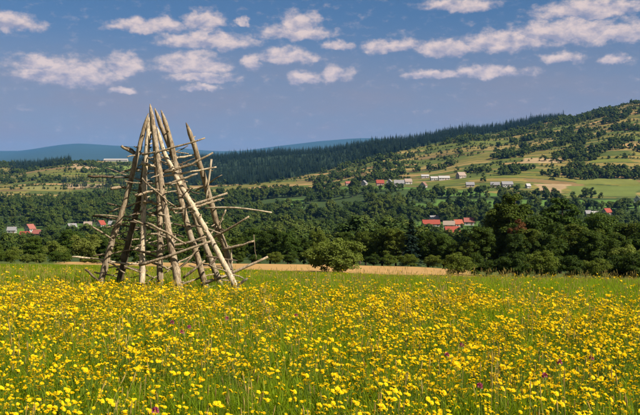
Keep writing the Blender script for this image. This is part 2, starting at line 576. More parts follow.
# ------------------------------------------------------------------ trees
BARK = plain_mat('bark', (0.075, 0.055, 0.038), 0.9, 0.4, 6.0)
LEAF_DARK = leaf_mat('leaf_dark', [(.022, .040, .006), (.040, .064, .008), (.058, .084, .009), (.092, .105, .013)])
LEAF_MID = leaf_mat('leaf_mid', [(.034, .062, .009), (.060, .096, .011), (.090, .118, .013), (.120, .130, .018)])
LEAF_PALE = leaf_mat('leaf_pale', [(.090, .125, .020), (.125, .155, .024), (.165, .175, .034)])
LEAF_RED = leaf_mat('leaf_red', [(.13, .050, .018), (.10, .055, .018), (.07, .07, .018)])
LEAF_VALLEY = leaf_mat('leaf_valley', [(.020, .038, .008), (.040, .066, .010), (.064, .090, .012), (.105, .118, .018)], trans=0.2)
NEEDLE = leaf_mat('needle', [(.006, .015, .010), (.009, .021, .012), (.015, .029, .014)], trans=0.10)

def leaf_quads(rng, c, n, size, aspect=1.5):
    """quads with centres c and normals n"""
    N = len(c)
    r = rng.normal(size=(N, 3))
    a = np.cross(n, r); a /= np.linalg.norm(a, axis=1)[:, None] + 1e-9
    b = np.cross(n, a); b /= np.linalg.norm(b, axis=1)[:, None] + 1e-9
    s = size * rng.uniform(0.6, 1.25, N)[:, None]
    # diamond-ish leaf: tip, side, base, side
    return np.stack([c - a * s * aspect * .5, c - b * s * .5 + a * s * 0.08, c + a * s * aspect * .5, c + b * s * .5 + a * s * 0.08], 1)

def tree_parts(seed, h, rx, rz, zc, nblob, nleaf, leaf, flat=0.85, low=0.0, rb=(0.22, 0.40), limbs=8, cone=0.0, jit=0.45):
    """trunk with limbs, and a crown of leaf clumps with gaps; returns two MB"""
    rng = np.random.default_rng(seed)
    tr, cr = MB(), MB()
    lean = rng.normal(0, 0.03 * h, 2)
    tz = np.linspace(-0.3, zc + rz * 0.35, 7)
    pts = np.stack([lean[0] * (tz / h) ** 2 + 0.01 * h * np.sin(tz), lean[1] * (tz / h) ** 2 + 0.01 * h * np.cos(tz * 1.3), tz], -1)
    r0 = 0.020 * h + 0.03
    tr.tube(pts, np.linspace(r0 * 1.25, r0 * 0.25, 7), 7)
    sect = rng.uniform(0.70, 1.15, 9)
    C, R = [], []
    for i in range(nblob):
        d = rng.normal(size=3); d /= np.linalg.norm(d)
        u = rng.uniform(0, 1) ** (1 / 2.4)
        ang = (math.atan2(d[1], d[0]) / (2 * math.pi)) % 1 * 9
        k = sect[int(ang) % 9] * (1 - ang % 1) + sect[(int(ang) + 1) % 9] * (ang % 1)
        c = np.array([d[0] * rx * k * u, d[1] * rx * k * u, zc + d[2] * rz * u * rng.uniform(0.85, 1.08)])
        if cone: c[:2] *= 1 - cone * max(0, d[2] * u)
        if c[2] < low * h: c[2] = low * h + rng.uniform(0, 0.1) * h
        C.append(c); R.append(rx * rng.uniform(*rb) * (1.1 - 0.3 * u))
    C = np.array(C); R = np.array(R)
    for i in rng.choice(nblob, min(limbs, nblob), replace=False):
        z0 = max(0.15 * h, C[i, 2] - 0.28 * h)
        p0 = np.array([np.interp(z0, pts[:, 2], pts[:, 0]), np.interp(z0, pts[:, 2], pts[:, 1]), z0])
        mid = (p0 + C[i]) / 2 + np.array([0, 0, 0.03 * h])
        tr.tube([p0, mid, C[i]], [r0 * 0.45, r0 * 0.3, r0 * 0.12], 5)
    per = max(3, nleaf // nblob)
    for c, r in zip(C, R):
        d = rng.normal(size=(per, 3)); d /= np.linalg.norm(d, axis=1)[:, None]
        d[:, 2] = np.where(d[:, 2] < -0.35, -d[:, 2], d[:, 2])
        rad = r * rng.uniform(0.55, 1.12, per)[:, None]
        p = c + d * rad * np.array([1, 1, flat])
        nn = d * 0.9 + np.array([0, 0, 0.35]) + rng.normal(0, jit, (per, 3))
        nn /= np.linalg.norm(nn, axis=1)[:, None]
        cr.quads(leaf_quads(rng, p, nn, leaf))
    return tr, cr

def conifer_mesh(name, seed, h, r, layers, arms, droop=0.35):
    """spruce: stepped skirts of drooping boughs round a thin stem"""
    rng = np.random.default_rng(seed)
    mb = MB()
    mb.tube([(0, 0, -0.5), (0, 0, h * 0.5), (0, 0, h * 0.97)], [h * 0.014 + .03, h * 0.009, 0.02], 5, 1)
    for i in range(layers):
        f = i / (layers - 1)
        z = h * (0.10 + 0.88 * f)
        rr = r * (1 - f) ** 0.85 * rng.uniform(0.82, 1.12) + 0.05 * r
        for a in range(arms):
            an = (a + rng.uniform(-.3, .3)) * 2 * math.pi / arms + i * 1.3
            ln = rr * rng.uniform(0.7, 1.15)
            w = 2.2 * rr / arms + 0.12
            d = np.array([math.cos(an), math.sin(an), 0]); s = np.array([-d[1], d[0], 0])
            z0 = z + 0.04 * h
            p0 = np.array([0, 0, z0]); tip = d * ln + np.array([0, 0, z - droop * ln * 0.6])
            m1 = d * ln * .55 + s * w + np.array([0, 0, z - droop * ln * 0.30])
            m2 = d * ln * .55 - s * w + np.array([0, 0, z - droop * ln * 0.30])
            mb.add([p0, m1, tip, m2], [(0, 1, 2), (0, 2, 3)], 0)
    return mb.mesh(name, [NEEDLE, BARK])

def joined(name, tr, cr, leafmat):
    mb = MB()
    mb.v = cr.v + tr.v
    n = cr.count
    mb.f = cr.f + [tuple(i + n for i in f) for f in tr.f]
    mb.m = [0] * len(cr.f) + [1] * len(tr.f)
    return mb.mesh(name, [leafmat, BARK])

# --- mid-distance and far tree kinds (unit: metres, one mesh each)
valley_meshes = [joined(f'valley_tree_{i}', *tree_parts(100 + i, 11, rx, rz, zc, 20, 1700, 0.66, flat=.92, low=.08, rb=(.32, .52), jit=.28), LEAF_VALLEY)
                 for i, (rx, rz, zc) in enumerate([(4.2, 4.6, 6.2), (3.4, 5.0, 6.0), (4.8, 4.0, 5.6), (3.0, 4.4, 5.6), (4.0, 5.2, 6.6)])]
far_meshes = [joined(f'far_tree_{i}', *tree_parts(200 + i, 9, rx, rz, zc, 10, 460, 1.0, flat=.92, low=.06, limbs=3, rb=(.36, .56), jit=.28), LEAF_VALLEY)
              for i, (rx, rz, zc) in enumerate([(3.8, 3.6, 3.7), (3.1, 4.2, 4.2), (4.4, 3.0, 3.0), (2.8, 3.2, 3.2)])]
spruce_meshes = [conifer_mesh(f'spruce_{i}', 300 + i, h, r, 11, 8) for i, (h, r) in enumerate([(19, 4.4), (22, 4.6), (16, 4.2), (20, 3.8)])]
C_VALLEY = proto_collection('valley_trees', valley_meshes)
C_FAR = proto_collection('far_trees', far_meshes)
C_SPRUCE = proto_collection('spruces', spruce_meshes)

HOUSE_CLEAR = [  # keep the sight line to the houses open: x0, x1, lowest row a tree top in front may reach, distance
    (419, 444, 226.5, 720), (442, 476, 232, 720), (462, 476, 224, 740), (4, 42, 236, 800), (66, 78, 230, 820), (82, 108, 228, 830),
    (584, 612, 217, 860), (342, 412, 186.5, 1090), (410, 466, 180, 1190), (418, 428, 188, 1120), (464, 476, 186, 1150), (488, 514, 186.5, 1120), (524, 532, 187, 1120), (630, 642, 203, 1010), (310, 321, 188, 1180), (102, 130, 164, 2300)]

def sample_wedge(n, p0, p1, d0, d1):
    px = RNG.uniform(p0, p1, n)
    D = np.sqrt(RNG.uniform(d0 * d0, d1 * d1, n))
    return px, D

def place(px, D, hgt, sink=0.15):
    X = (px - 320) / F * D
    return np.stack([X, D, ground_z(X, D) - sink], -1)

def clear_ok(px, D, scale, h):
    """drop trees that would stand in front of a house"""
    gy = grow(px, D)
    top = gy - scale * h / D * F
    half = scale * 4.2 / D * F
    ok = np.ones(len(px), bool)
    for x0, x1, yl, dh in HOUSE_CLEAR:
        yl = yl - 4.6
        ok &= ~((px + half > x0) & (px - half < x1) & (D < dh + 12) & (top < yl))
    return ok

# valley woods
px, D = sample_wedge(9500, -170, 810, 160, 1330)
gy = grow(px, D)
X = (px - 320) / F * D
s = (0.6 + 0.9 * RNG.uniform(0, 1, len(px)) ** 1.6) * np.interp(D, [160, 300, 600, 1300], [0.60, 0.8, 1.0, 1.0])
keep = (gy > np.interp(px, *WOOD_LINE)) & ~in_clear(px, gy) & (noise2(X, D, 60, 3.1) > np.interp(D, [160, 500, 900], [-2, -0.65, -0.28]))
keep &= clear_ok(px, D, s, 11)
keep &= ~((D < 450) & (gy - s * 11 / D * F < np.interp(px, [-200, 100, 230, 300, 380, 460, 640], [226, 232, 226, 222, 214, 206, 200])))
px, D, s = px[keep], D[keep], s[keep]
VALLEY = (px, D, s)
# hedges and copses on the hillsides
px, D = sample_wedge(190000, -150, 800, 1000, 2450)
gy = grow(px, D); X = (px - 320) / F * D
sv = strip_coord(X, D)
k = np.searchsorted(STRIPS, sv)
near_edge = np.minimum(np.abs(sv - STRIPS[np.clip(k, 0, len(STRIPS) - 1)]), np.abs(sv - STRIPS[np.clip(k - 1, 0, len(STRIPS) - 1)]))
rnd = RNG.uniform(0, 1, len(px))
line = (np.abs(np.sin(k * 7.13)) > 0.45)
hedge = (near_edge < 2.2) & line & (noise2(X + 90 * np.sin(k * 1.9), D, 75, 1.7) > -0.18) & (rnd < 0.75)
bandk = np.interp(px, [0, 420, 540, 640], [0, .1, .42, .42]) * np.exp(-((gy - 172) / 6.0) ** 2) + 0.22 * np.exp(-((gy - 178) / 6.0) ** 2 - ((px - 480) / 45.0) ** 2)
copse = (noise2(X, D, 55, 5.2) + bandk > np.interp(px, [0, 300, 450, 640], [0.50, 0.44, 0.36, 0.34])) & (rnd < 0.20)
lone = rnd > 0.9982
keep = is_field(px, gy, D) & (hedge | copse | lone) & ~in_clear(px, gy)
s = np.where(copse | lone, 0.55 + 1.1 * RNG.uniform(0, 1, len(px)) ** 1.5, 0.28 + 0.42 * RNG.uniform(0, 1, len(px)) ** 1.3)
keep &= clear_ok(px, D, s, 9)
px, D, s = px[keep], D[keep], s[keep]
app = s / D
order = np.argsort(-app)
HILL = (px[order], D[order], s[order])

# spruce forest on the ridge and the grove on the left spur
px, D = sample_wedge(60000, -150, 800, 1250, 2760)
gy = grow(px, D); X = (px - 320) / F * D
fl = np.interp(px, *FOREST_LINE)
forest = (gy < fl + 1.0) & (px > 136) & ((gy > 0))
grove = (px > 10 + 3 * np.sin(D)) & (px < 71) & (D > 1950) & (D < 2420) & (gy < np.interp(px, [10, 40, 71], [174, 170, 165]))
grove2 = (px > 60) & (px < 150) & (gy > 177) & (gy < 199) & (D > 1300) & (noise2(X, D, 95, 2.2) > -0.35)
grove3 = (px > -150) & (px < 60) & (gy > 176) & (gy < 198) & (D > 1300) & (noise2(X, D, 70, 7.7) > 0.35)
keep = forest | grove | grove2 | grove3
keep &= RNG.uniform(0, 1, len(px)) < np.where(px < 136, 0.9, np.where(D < 1800, 0.6, 0.38))
px, D = px[keep], D[keep]
s = (0.34 + 0.66 * RNG.uniform(0, 1, len(px))) * (1 + 0.36 * noise2((px - 320) / F * D, D, 38, 9.0)) * np.where(px < 136, np.where(D > 1950, .85, .6), 1.0)
SPR = (px, D, s)

def far_forest():
    mx = len(VALLEY[0])
    # the 300 nearest-looking valley trees stand as objects of their own; the rest is one mass
    px, D, s = VALLEY
    gy = grow(px, D)
    inview = (px > -6) & (px < 646)
    X = (px - 320) / F * D
    # trees one can tell apart: those lit at the edge of clearings or with their heads above the rest
    loneness = np.where((D > 520) & inview, s / D, 0)
    idx = np.argsort(-loneness)
    single = idx[:220:1]
    mask = np.ones(len(px), bool); mask[single] = False
    P = place(px, D, 0)
    scatter('valley_wood', P[mask], s[mask], RNG.integers(0, 5, mask.sum()), C_VALLEY, 'mass of dark green broadleaf wood filling the valley', 'wood')
    for n, i in enumerate(single):
        o = mesh_obj('valley_tree', valley_meshes[int(RNG.integers(0, 5))], None, P[i])
        o.rotation_euler = (0, 0, RNG.uniform(0, 6.28)); o.scale = (s[i],) * 3
        tag(o, 'round broadleaf tree among others in the valley below the hillside', 'tree', 'broadleaf trees in the valley')
    px, D, s = HILL
    P = place(px, D, 0)
    inv = np.where((px > 0) & (px < 640))[0][:240]
    mask = np.ones(len(px), bool); mask[inv] = False
    scatter('hedgerow_shrubs', P[mask], s[mask], RNG.integers(0, 4, mask.sum()), C_FAR, 'hedges and scrub along the strip fields of the hillsides', 'hedgerow')
    for i in inv:
        o = mesh_obj('hillside_tree', far_meshes[int(RNG.integers(0, 4))], None, P[i])
        o.rotation_euler = (0, 0, RNG.uniform(0, 6.28)); o.scale = (s[i],) * 3
        tag(o, 'small dark tree or bush between the strip fields on the hillside', 'tree', 'trees between the hillside fields')
    px, D, s = SPR
    P = place(px, D, 0)
    m = px < 136
    scatter('spruce_forest', P[~m], s[~m], RNG.integers(0, 4, (~m).sum()), C_SPRUCE, 'dark spruce forest covering the long ridge', 'forest', tilt=0.02)
    scatter('spruce_grove', P[m], s[m], RNG.integers(0, 4, m.sum()), C_SPRUCE, 'dark spruce groves on the far left hill', 'forest', tilt=0.02)
far_forest()

# --- the belt of trees behind the meadow: each a thing with trunk and crown
near_kinds = {}
def near_kind(key, seed, h, rx, rz, zc, nblob, nleaf, leaf, leafmat, **kw):
    tr, cr = tree_parts(seed, h, rx, rz, zc, nblob, nleaf, leaf, **kw)
    near_kinds[key] = (tr.mesh(key + '_trunk', [BARK], True), cr.mesh(key + '_crown', [leafmat]), h)
near_kind('broad_a', 11, 9, 3.5, 4.2, 4.7, 74, 17000, 0.20, LEAF_MID, low=.02, rb=(.20, .34))
near_kind('broad_b', 12, 9, 3.0, 4.3, 4.6, 68, 15000, 0.20, LEAF_DARK, low=.02, rb=(.20, .34))
near_kind('broad_c', 13, 9, 4.0, 4.0, 4.6, 80, 18000, 0.20, LEAF_DARK, low=.02, rb=(.18, .32))
near_kind('pine', 14, 11, 3.5, 4.9, 5.7, 120, 22000, 0.20, LEAF_DARK, flat=.75, rb=(.18, .30), low=.04, limbs=16, cone=.55)
near_kind('pine_b', 15, 11, 3.3, 4.9, 5.6, 110, 20000, 0.20, LEAF_MID, flat=.75, rb=(.18, .30), low=.04, limbs=16, cone=.45)
near_kind('shrub', 16, 3.5, 2.3, 1.7, 1.75, 46, 8000, 0.13, LEAF_MID, low=.0, limbs=12)
near_kind('shrub_b', 17, 3.5, 1.9, 1.6, 1.7, 40, 7000, 0.13, LEAF_DARK, low=.0, limbs=12)
near_kind('shrub_pale', 18, 3.5, 2.5, 1.6, 1.55, 110, 15000, 0.12, LEAF_PALE, low=.0, limbs=14, rb=(.16, .28))
near_kind('rowan', 21, 7, 1.3, 1.3, 5.6, 22, 2600, 0.16, LEAF_RED, low=.62, limbs=6)
near_kind('willow', 19, 6, 2.8, 2.6, 3.3, 50, 11000, 0.17, LEAF_PALE, low=.08)

def near_conifer():
    rng = np.random.default_rng(41)
    tr, cr = MB(), MB()
    h = 10.0
    tr.tube([(0, 0, -.3), (0.05, 0, 4), (0, 0.05, 9.6)], [.17, .11, .02], 7)
    for i in range(26):
        f = i / 25
        z = h * (0.07 + 0.90 * f)
        rr = 2.3 * (1 - f) ** 0.8 + 0.08
        for a in range(9):
            an = rng.uniform(0, 6.28)
            ln = rr * rng.uniform(0.6, 1.1)
            n = int(10 + 22 * (1 - f))
            tt = rng.uniform(0.15, 1, n)
            d = np.array([math.cos(an), math.sin(an)])
            c = np.stack([d[0] * ln * tt + rng.normal(0, .13, n), d[1] * ln * tt + rng.normal(0, .13, n), z - 0.30 * ln * tt + rng.normal(0, .06, n)], -1)
            nn = np.stack([d[0] * .5 + rng.normal(0, .4, n), d[1] * .5 + rng.normal(0, .4, n), np.full(n, .8)], -1)
            nn /= np.linalg.norm(nn, axis=1)[:, None]
            cr.quads(leaf_quads(rng, c, nn, 0.24, 1.8))
    near_kinds['spruce'] = (tr.mesh('spruce_trunk', [BARK], True), cr.mesh('spruce_crown', [NEEDLE]), h)
near_conifer()

ORD = 'leftmost second third fourth fifth sixth seventh eighth ninth tenth eleventh twelfth thirteenth fourteenth fifteenth sixteenth seventeenth eighteenth nineteenth twentieth'.split()
def nth(i):
    return ORD[i] if i == 0 else ORD[i] + ' from left'
def near_tree(name, kind, px, top, D, label, cat='tree', group=None, widen=1.0):
    tm, cm, h = near_kinds[kind]
    base = at(px, D)
    yb = float(grow(px, D))
    hh = max(0.6, (yb - top) / F * D)
    k = hh / h
    o = empty(name, base, random.uniform(0, 6.28))
    o.scale = (k * widen, k * widen, k)
    mesh_obj('trunk', tm, o); mesh_obj('crown', cm, o)
    return tag(o, label, cat, group)

near_tree('pine_tree', 'pine', 512, 190, 118, 'tallest dark tree of the right-hand clump, tiered crown reaching above the roofs', widen=1.15)
near_tree('broadleaf_tree', 'pine_b', 560, 194, 126, 'second tall tree of the right clump, just right of the tallest', widen=1.2)
near_tree('broadleaf_tree', 'broad_b', 480, 224, 113, 'dark tree at the left edge of the right-hand clump', widen=1.15)
near_tree('broadleaf_tree', 'broad_c', 536, 214, 114, 'rounded dark tree filling the gap between the two tall trees', widen=1.2)
near_tree('spruce_tree', 'spruce', 411, 219, 122, 'narrow pointed dark spruce between the bush and the red roofs', widen=1.25)
near_tree('broadleaf_tree', 'broad_a', 600, 216, 128, 'broad tree below the white houses at far right', widen=1.2)
near_tree('broadleaf_tree', 'broad_b', 634, 220, 126, 'rightmost dark tree, cut by the edge of the photo', widen=1.2)
near_tree('pale_bush', 'shrub_pale', 630, 244, 108, 'pale yellowish bush at the foot of the rightmost trees', 'bush', widen=1.0)
near_tree('pale_bush', 'shrub_pale', 338, 237, 86, 'large loose pale green bush standing alone before the stubble field', 'bush', widen=1.25)
near_tree('broadleaf_tree', 'broad_b', 517, 231, 106, 'low dark tree right under the reddish-leaved one in the right clump', widen=1.1)
near_tree('rowan_tree', 'rowan', 518, 219, 111, 'reddish-leaved young tree in the middle of the right-hand clump', widen=.9)
for i, (px_, top_, D_, kd) in enumerate(sorted(((498, 214, 122, 'broad_a'), (528, 226, 110, 'broad_b'), (575, 222, 116, 'broad_c'), (548, 232, 108, 'broad_b'),
                          (470, 240, 112, 'broad_b'), (588, 228, 112, 'broad_b'), (612, 232, 114, 'broad_c'),
                          (648, 226, 120, 'broad_a'), (668, 216, 124, 'broad_c'), (695, 222, 122, 'broad_a')))):
    near_tree('broadleaf_tree', kd, px_, top_, D_, nth(i) + ' of the dark trees massed in the right-hand clump', 'tree', 'trees of the right-hand clump', 1.15)
for i in range(16):
    px_ = 462 + i * 13.5 + random.uniform(-4, 4)
    near_tree('bush', random.choice(['shrub', 'shrub_b', 'shrub_b']), px_, random.uniform(250, 263), random.uniform(86, 96),
              nth(i) + ' of the low bushes at the foot of the right clump', 'bush', 'bushes under the right-hand clump', 1.15)
for i, (px_, top_, D_, kd) in enumerate(sorted(((238, 236, 125, 'broad_b'), (252, 230, 132, 'broad_a'), (270, 228, 128, 'broad_c'), (288, 233, 124, 'broad_a'),
                          (304, 236, 126, 'broad_b'), (318, 232, 134, 'broad_a'), (366, 230, 130, 'broad_c'), (382, 226, 126, 'broad_b'),
                          (396, 230, 124, 'broad_a'), (428, 230, 124, 'broad_c'), (444, 236, 122, 'broad_a'), (458, 240, 120, 'broad_b'),
                          (345, 230, 138, 'broad_b')))):
    near_tree('broadleaf_tree', kd, px_, top_, D_, nth(i) + ' of the leafy trees behind the stubble field', 'tree', 'row of trees behind the stubble field', 1.1)
for i, (px_, top_, D_, kd) in enumerate(sorted(((118, 240, 122, 'broad_a'), (134, 234, 130, 'broad_b'), (152, 238, 124, 'broad_a'), (170, 236, 130, 'broad_c'),
                          (188, 240, 124, 'broad_a'), (206, 238, 128, 'broad_b'), (222, 238, 124, 'broad_a')))):
    near_tree('broadleaf_tree', kd, px_, top_, D_, nth(i) + ' of the green trees seen between the leaning hay poles', 'tree', 'trees behind the hay poles', 1.15)
for i, (px_, top_, D_, kd) in enumerate(sorted(((-22, 244, 118, 'willow'), (-4, 243, 120, 'broad_b'), (14, 246, 116, 'willow'), (34, 238, 122, 'broad_a'), (54, 240, 116, 'willow'),
                          (70, 231, 126, 'broad_a'), (86, 233, 120, 'willow'), (102, 236, 122, 'broad_b')))):
    near_tree('broadleaf_tree', kd, px_, top_, D_, nth(i) + ' of the rounded yellow-green trees at the left meadow end', 'tree', 'trees at the left meadow edge', 1.25)
for i in range(9):
    px_ = -16 + i * 14 + random.uniform(-4, 4)
    near_tree('bush', random.choice(['shrub', 'shrub_pale', 'shrub']), px_, random.uniform(250, 256), random.uniform(98, 106),
              nth(i) + ' of the low bushes at the left meadow edge', 'bush', 'bushes at the left meadow edge', 1.2)

for i in range(18):
    px_ = 116 + i * 19.6 + random.uniform(-5, 5)
    near_tree('bush', random.choice(['shrub', 'shrub_b', 'shrub_b']), px_, random.uniform(249, 256), random.uniform(116, 121),
              nth(i) + ' of the dark bushes lining the far side of the stubble', 'bush', 'bushes along the stubble field', 1.3)

# ------------------------------------------------------------------ houses
ROOFS = {'red': plain_mat('roof_red', (.24, .048, .028), .8, .25, 1.5), 'orange': plain_mat('roof_orange', (.28, .075, .036), .8, .25, 1.5),
         'grey': plain_mat('roof_grey', (.20, .19, .185), .7, .25, 1.5), 'pink': plain_mat('roof_pink', (.25, .085, .062), .8, .25, 1.5),
         'brown': plain_mat('roof_brown', (.18, .10, .07), .8, .25, 1.5), 'white': plain_mat('roof_white', (.34, .32, .295), .6, .15, 1.5),
         'tan': plain_mat('roof_tan', (.26, .195, .15), .8, .2, 1.5)}
WALLS = {'white': plain_mat('wall_white', (.38, .355, .32), .9, .12, 1.2), 'cream': plain_mat('wall_cream', (.32, .27, .22), .9, .12, 1.2),
         'pink': plain_mat('wall_pink', (.34, .23, .20), .9, .12, 1.2), 'brown': plain_mat('wall_brown', (.20, .13, .09), .9, .2, 1.2)}
PANE = plain_mat('pane', (.05, .06, .07), .15, .2, 1.0, 0.6)
FRAME = plain_mat('door_wood', (.14, .08, .05), .7, .2, 2.0)
BRICK = plain_mat('chimney_brick', (.33, .16, .11), .9, .2, 4.0)

def house(px, row, D0, w, l, hw, hr, roof, wall, rot, label):
    """gabled house: w along the ridge, l across; D0 is moved so that its foot shows at the given row"""
    dd = np.linspace(D0 * 0.80, D0 * 1.25, 240)
    D = float(dd[np.argmin(np.abs(grow(np.full(240, px), dd) - row))])
    base = at(px, D)
    o = empty('house', base, rot)
    w, l, hw, hr = w * .80, l * .80, hw * .85, hr * .85
    W, L = w / 2, l / 2
    mb = MB()
    v = [(-W, -L, -1.5), (W, -L, -1.5), (W, L, -1.5), (-W, L, -1.5), (-W, -L, hw), (W, -L, hw), (W, L, hw), (-W, L, hw), (-W, 0, hw + hr), (W, 0, hw + hr)]
    mb.add(v, [(0, 1, 5, 4), (2, 3, 7, 6), (1, 2, 6, 9, 5), (3, 0, 4, 8, 7), (4, 5, 9, 8), (6, 7, 8, 9)])
    mesh_obj('wall', mb.mesh('house_wall', [WALLS[wall]]), o)
    mb = MB()
    e, th = 0.5, 0.22
    sl = hr / L
    for sg in (-1, 1):
        yb, zb = sg * (L + e), hw - e * sl
        a = [(-W - e, yb, zb + .04), (W + e, yb, zb + .04), (W + e, 0, hw + hr + .04), (-W - e, 0, hw + hr + .04)]
        b = [(x, y, z + th) for x, y, z in a]
        mb.add(a + b, [(3, 2, 1, 0), (4, 5, 6, 7), (0, 1, 5, 4), (1, 2, 6, 5), (2, 3, 7, 6), (3, 0, 4, 7)] if sg < 0 else
               [(0, 1, 2, 3), (7, 6, 5, 4), (4, 5, 1, 0), (5, 6, 2, 1), (6, 7, 3, 2), (7, 4, 0, 3)])
    rf = mesh_obj('roof', mb.mesh('house_roof', [ROOFS[roof]]), o)
    mb = MB(); mb.box((W * 0.4, L * 0.25, hw + hr * 0.85), (.7, .7, 1.9))
    mesh_obj('chimney', mb.mesh('chimney', [BRICK]), rf)
    n = max(2, int(w / 3.2))
    wm = MB(); wm.box((0, 0, 0), (1.1, .12, 1.3)); wm = wm.mesh('window', [PANE])
    gm = MB(); gm.box((0, 0, 0), (.12, 1.0, 1.2)); gm = gm.mesh('window', [PANE])
    for q in range(n):
        x = -W + (q + .5) * w / n
        if q == n // 2:
            dm = MB(); dm.box((0, 0, 0), (1.1, .14, 2.1))
            mesh_obj('door', dm.mesh('door', [FRAME]), o, (x, -L - .03, 1.05))
        else:
            mesh_obj('window', wm, o, (x, -L - .02, hw * 0.55))
    for sg in (-1, 1):
        for yy in (-L * .45, L * .45):
            mesh_obj('window', gm, o, (sg * (W + .02), yy, hw * .55))
        mesh_obj('window', gm, o, (sg * (W + .02), 0, hw + hr * .35))
    return tag(o, label, 'house')

for i, (px_, D_, k_) in enumerate(((424, 690, .50), (441, 705, .45), (446, 742, .8), (462, 700, .55), (476, 735, .9), (438, 790, 1.0), (456, 800, 1.0), (418, 740, .9), (427, 780, .9))):
    o = mesh_obj('village_tree', valley_meshes[i % 5], None, at(px_, D_))
    o.rotation_euler = (0, 0, i * 1.1); o.scale = (k_,) * 3
    tag(o, nth(i) + ' of the garden trees around the red-roofed hamlet' if i else 'first garden tree standing before the long red-roofed house', 'tree', 'garden trees of the hamlet')
H = house
# village in the hollow, before the middle hillside
H(431, 227, 720, 17, 8, 3.2, 3.6, 'red', 'white', 0.05, 'long low house with red roof and white wall, leftmost of the red-roofed hamlet')
H(434, 222, 760, 9, 8, 3.4, 3.0, 'grey', 'white', 0.3, 'grey-roofed house behind the long red-roofed one in the hamlet')
H(449, 228, 735, 11, 8, 3.2, 3.4, 'tan', 'white', -0.15, 'house with grey-tan roof in the middle of the red-roofed hamlet')
H(458, 227, 750, 8, 8, 3.2, 3.8, 'orange', 'cream', 0.25, 'small house with orange roof in the hamlet beside the right clump')
H(452, 236, 690, 12, 9, 3.6, 4.2, 'red', 'cream', 0.1, 'front house of the hamlet with steep red roof and dark windows')
H(469, 225, 760, 10, 8, 3.4, 3.6, 'pink', 'white', -0.1, 'house with faded red roof and white wall touching the right clump')
# houses strung along the hillside
H(348, 185, 1100, 9, 8, 3.0, 3.2, 'pink', 'cream', .2, 'small pinkish house at the left end of the hillside row')
H(364, 185.5, 1090, 10, 10, 3.4, 4.6, 'grey', 'white', 1.2, 'white-gabled house left of the red roof in the hillside row')
H(380, 185, 1090, 12, 9, 3.2, 4.6, 'red', 'pink', 0.1, 'house with bright red roof in the middle of the hillside row')
H(389.5, 184.5, 1100, 9, 9, 3.6, 4.6, 'grey', 'white', 1.3, 'narrow white-gabled house just right of the bright red roof')
H(399, 186, 1090, 15, 9, 4.0, 4.6, 'grey', 'white', 0.0, 'long grey-roofed house with white walls in the hillside row')
H(408, 184, 1110, 11, 9, 3.6, 4.4, 'tan', 'white', 0.2, 'tan-roofed house behind the long grey-roofed one')
H(425, 178, 1200, 13, 8, 3.2, 2.4, 'white', 'white', 0.0, 'low pale house above the road on the hillside')
H(434, 180, 1180, 12, 8, 3.0, 2.6, 'white', 'white', 0.15, 'pale flat-looking house beside the low pale one on the hillside')
H(444, 180, 1180, 18, 8, 3.4, 3.0, 'white', 'white', 0.05, 'long white-roofed house above the hillside row')
H(423.5, 187.5, 1090, 10, 9, 3.4, 4.6, 'brown', 'white', 1.1, 'brown-roofed house with white gable below the pale houses')
H(461, 178, 1210, 14, 10, 4.2, 5.0, 'tan', 'cream', 0.5, 'large tan house at the right end of the upper hillside row')
H(470, 187, 1100, 12, 8, 3.2, 3.6, 'grey', 'cream', 0.0, 'grey-roofed house among dark trees right of the hillside row')
H(495, 187, 1100, 13, 8, 3.2, 3.8, 'grey', 'cream', -0.1, 'grey barn-like house left of the white one above the pasture')
H(507, 187, 1100, 16, 9, 4.0, 3.8, 'grey', 'white', 0.1, 'white house with pale grey roof standing above the dark pasture')
H(528, 188, 1100, 6, 6, 3.0, 3.0, 'white', 'white', 0.3, 'tiny pale house by itself right of the white house above the pasture')
H(316, 188, 1180, 9, 8, 2.6, 4.0, 'orange', 'pink', 0.2, 'lone red-roofed house at the foot of the strip fields')
H(607, 215, 860, 9, 8, 3.2, 4.2, 'red', 'white', 0.5, 'house with red roof above the trees at far right')
H(595, 217, 850, 8, 7, 3.0, 3.0, 'white', 'white', 0.2, 'small white house left of the red roof at far right')
H(588, 216, 870, 6, 6, 3.0, 3.0, 'grey', 'white', 0.1, 'tiny grey-roofed house, leftmost of the three at far right')
H(637, 202, 1000, 9, 8, 4.0, 4.0, 'grey', 'white', 1.2, 'white-gabled house at the right edge of the photo')
# village on the left
H(12, 233, 800, 9, 7, 3.0, 3.2, 'grey', 'white', 0.1, 'grey-roofed white house at the left edge of the left village')
H(30, 232, 810, 9, 8, 3.8, 4.4, 'pink', 'white', 1.1, 'tall white-gabled house in the left village')
H(25, 238, 770, 9, 7, 2.8, 3.4, 'red', 'white', 0.1, 'low red-roofed house in front of the tall white gable, left village')
H(37, 236, 790, 8, 7, 2.8, 3.4, 'pink', 'pink', -0.2, 'pinkish house at the right end of the left village group')
H(72, 229.5, 830, 9, 7, 3.0, 3.4, 'grey', 'white', 0.6, 'pale house standing alone right of the left village group')
H(88, 227, 850, 9, 7, 2.8, 3.2, 'tan', 'cream', 0.1, 'tan house left of the red-roofed one beside the hay poles')
H(101, 227.5, 850, 8, 8, 3.6, 4.4, 'red', 'white', 1.0, 'red-roofed house with white gable next to the hay poles')
H(113, 226.5, 860, 10, 7, 3.0, 3.4, 'grey', 'cream', 0.0, 'grey-roofed house glimpsed beside the leftmost hay pole')
b = H(116, 160.5, 2150, 74, 12, 5.0, 3.0, 'white', 'white', 0.0, 'very long white barn on the skyline of the left hill')
b.name = 'long_barn'; b['category'] = 'barn'

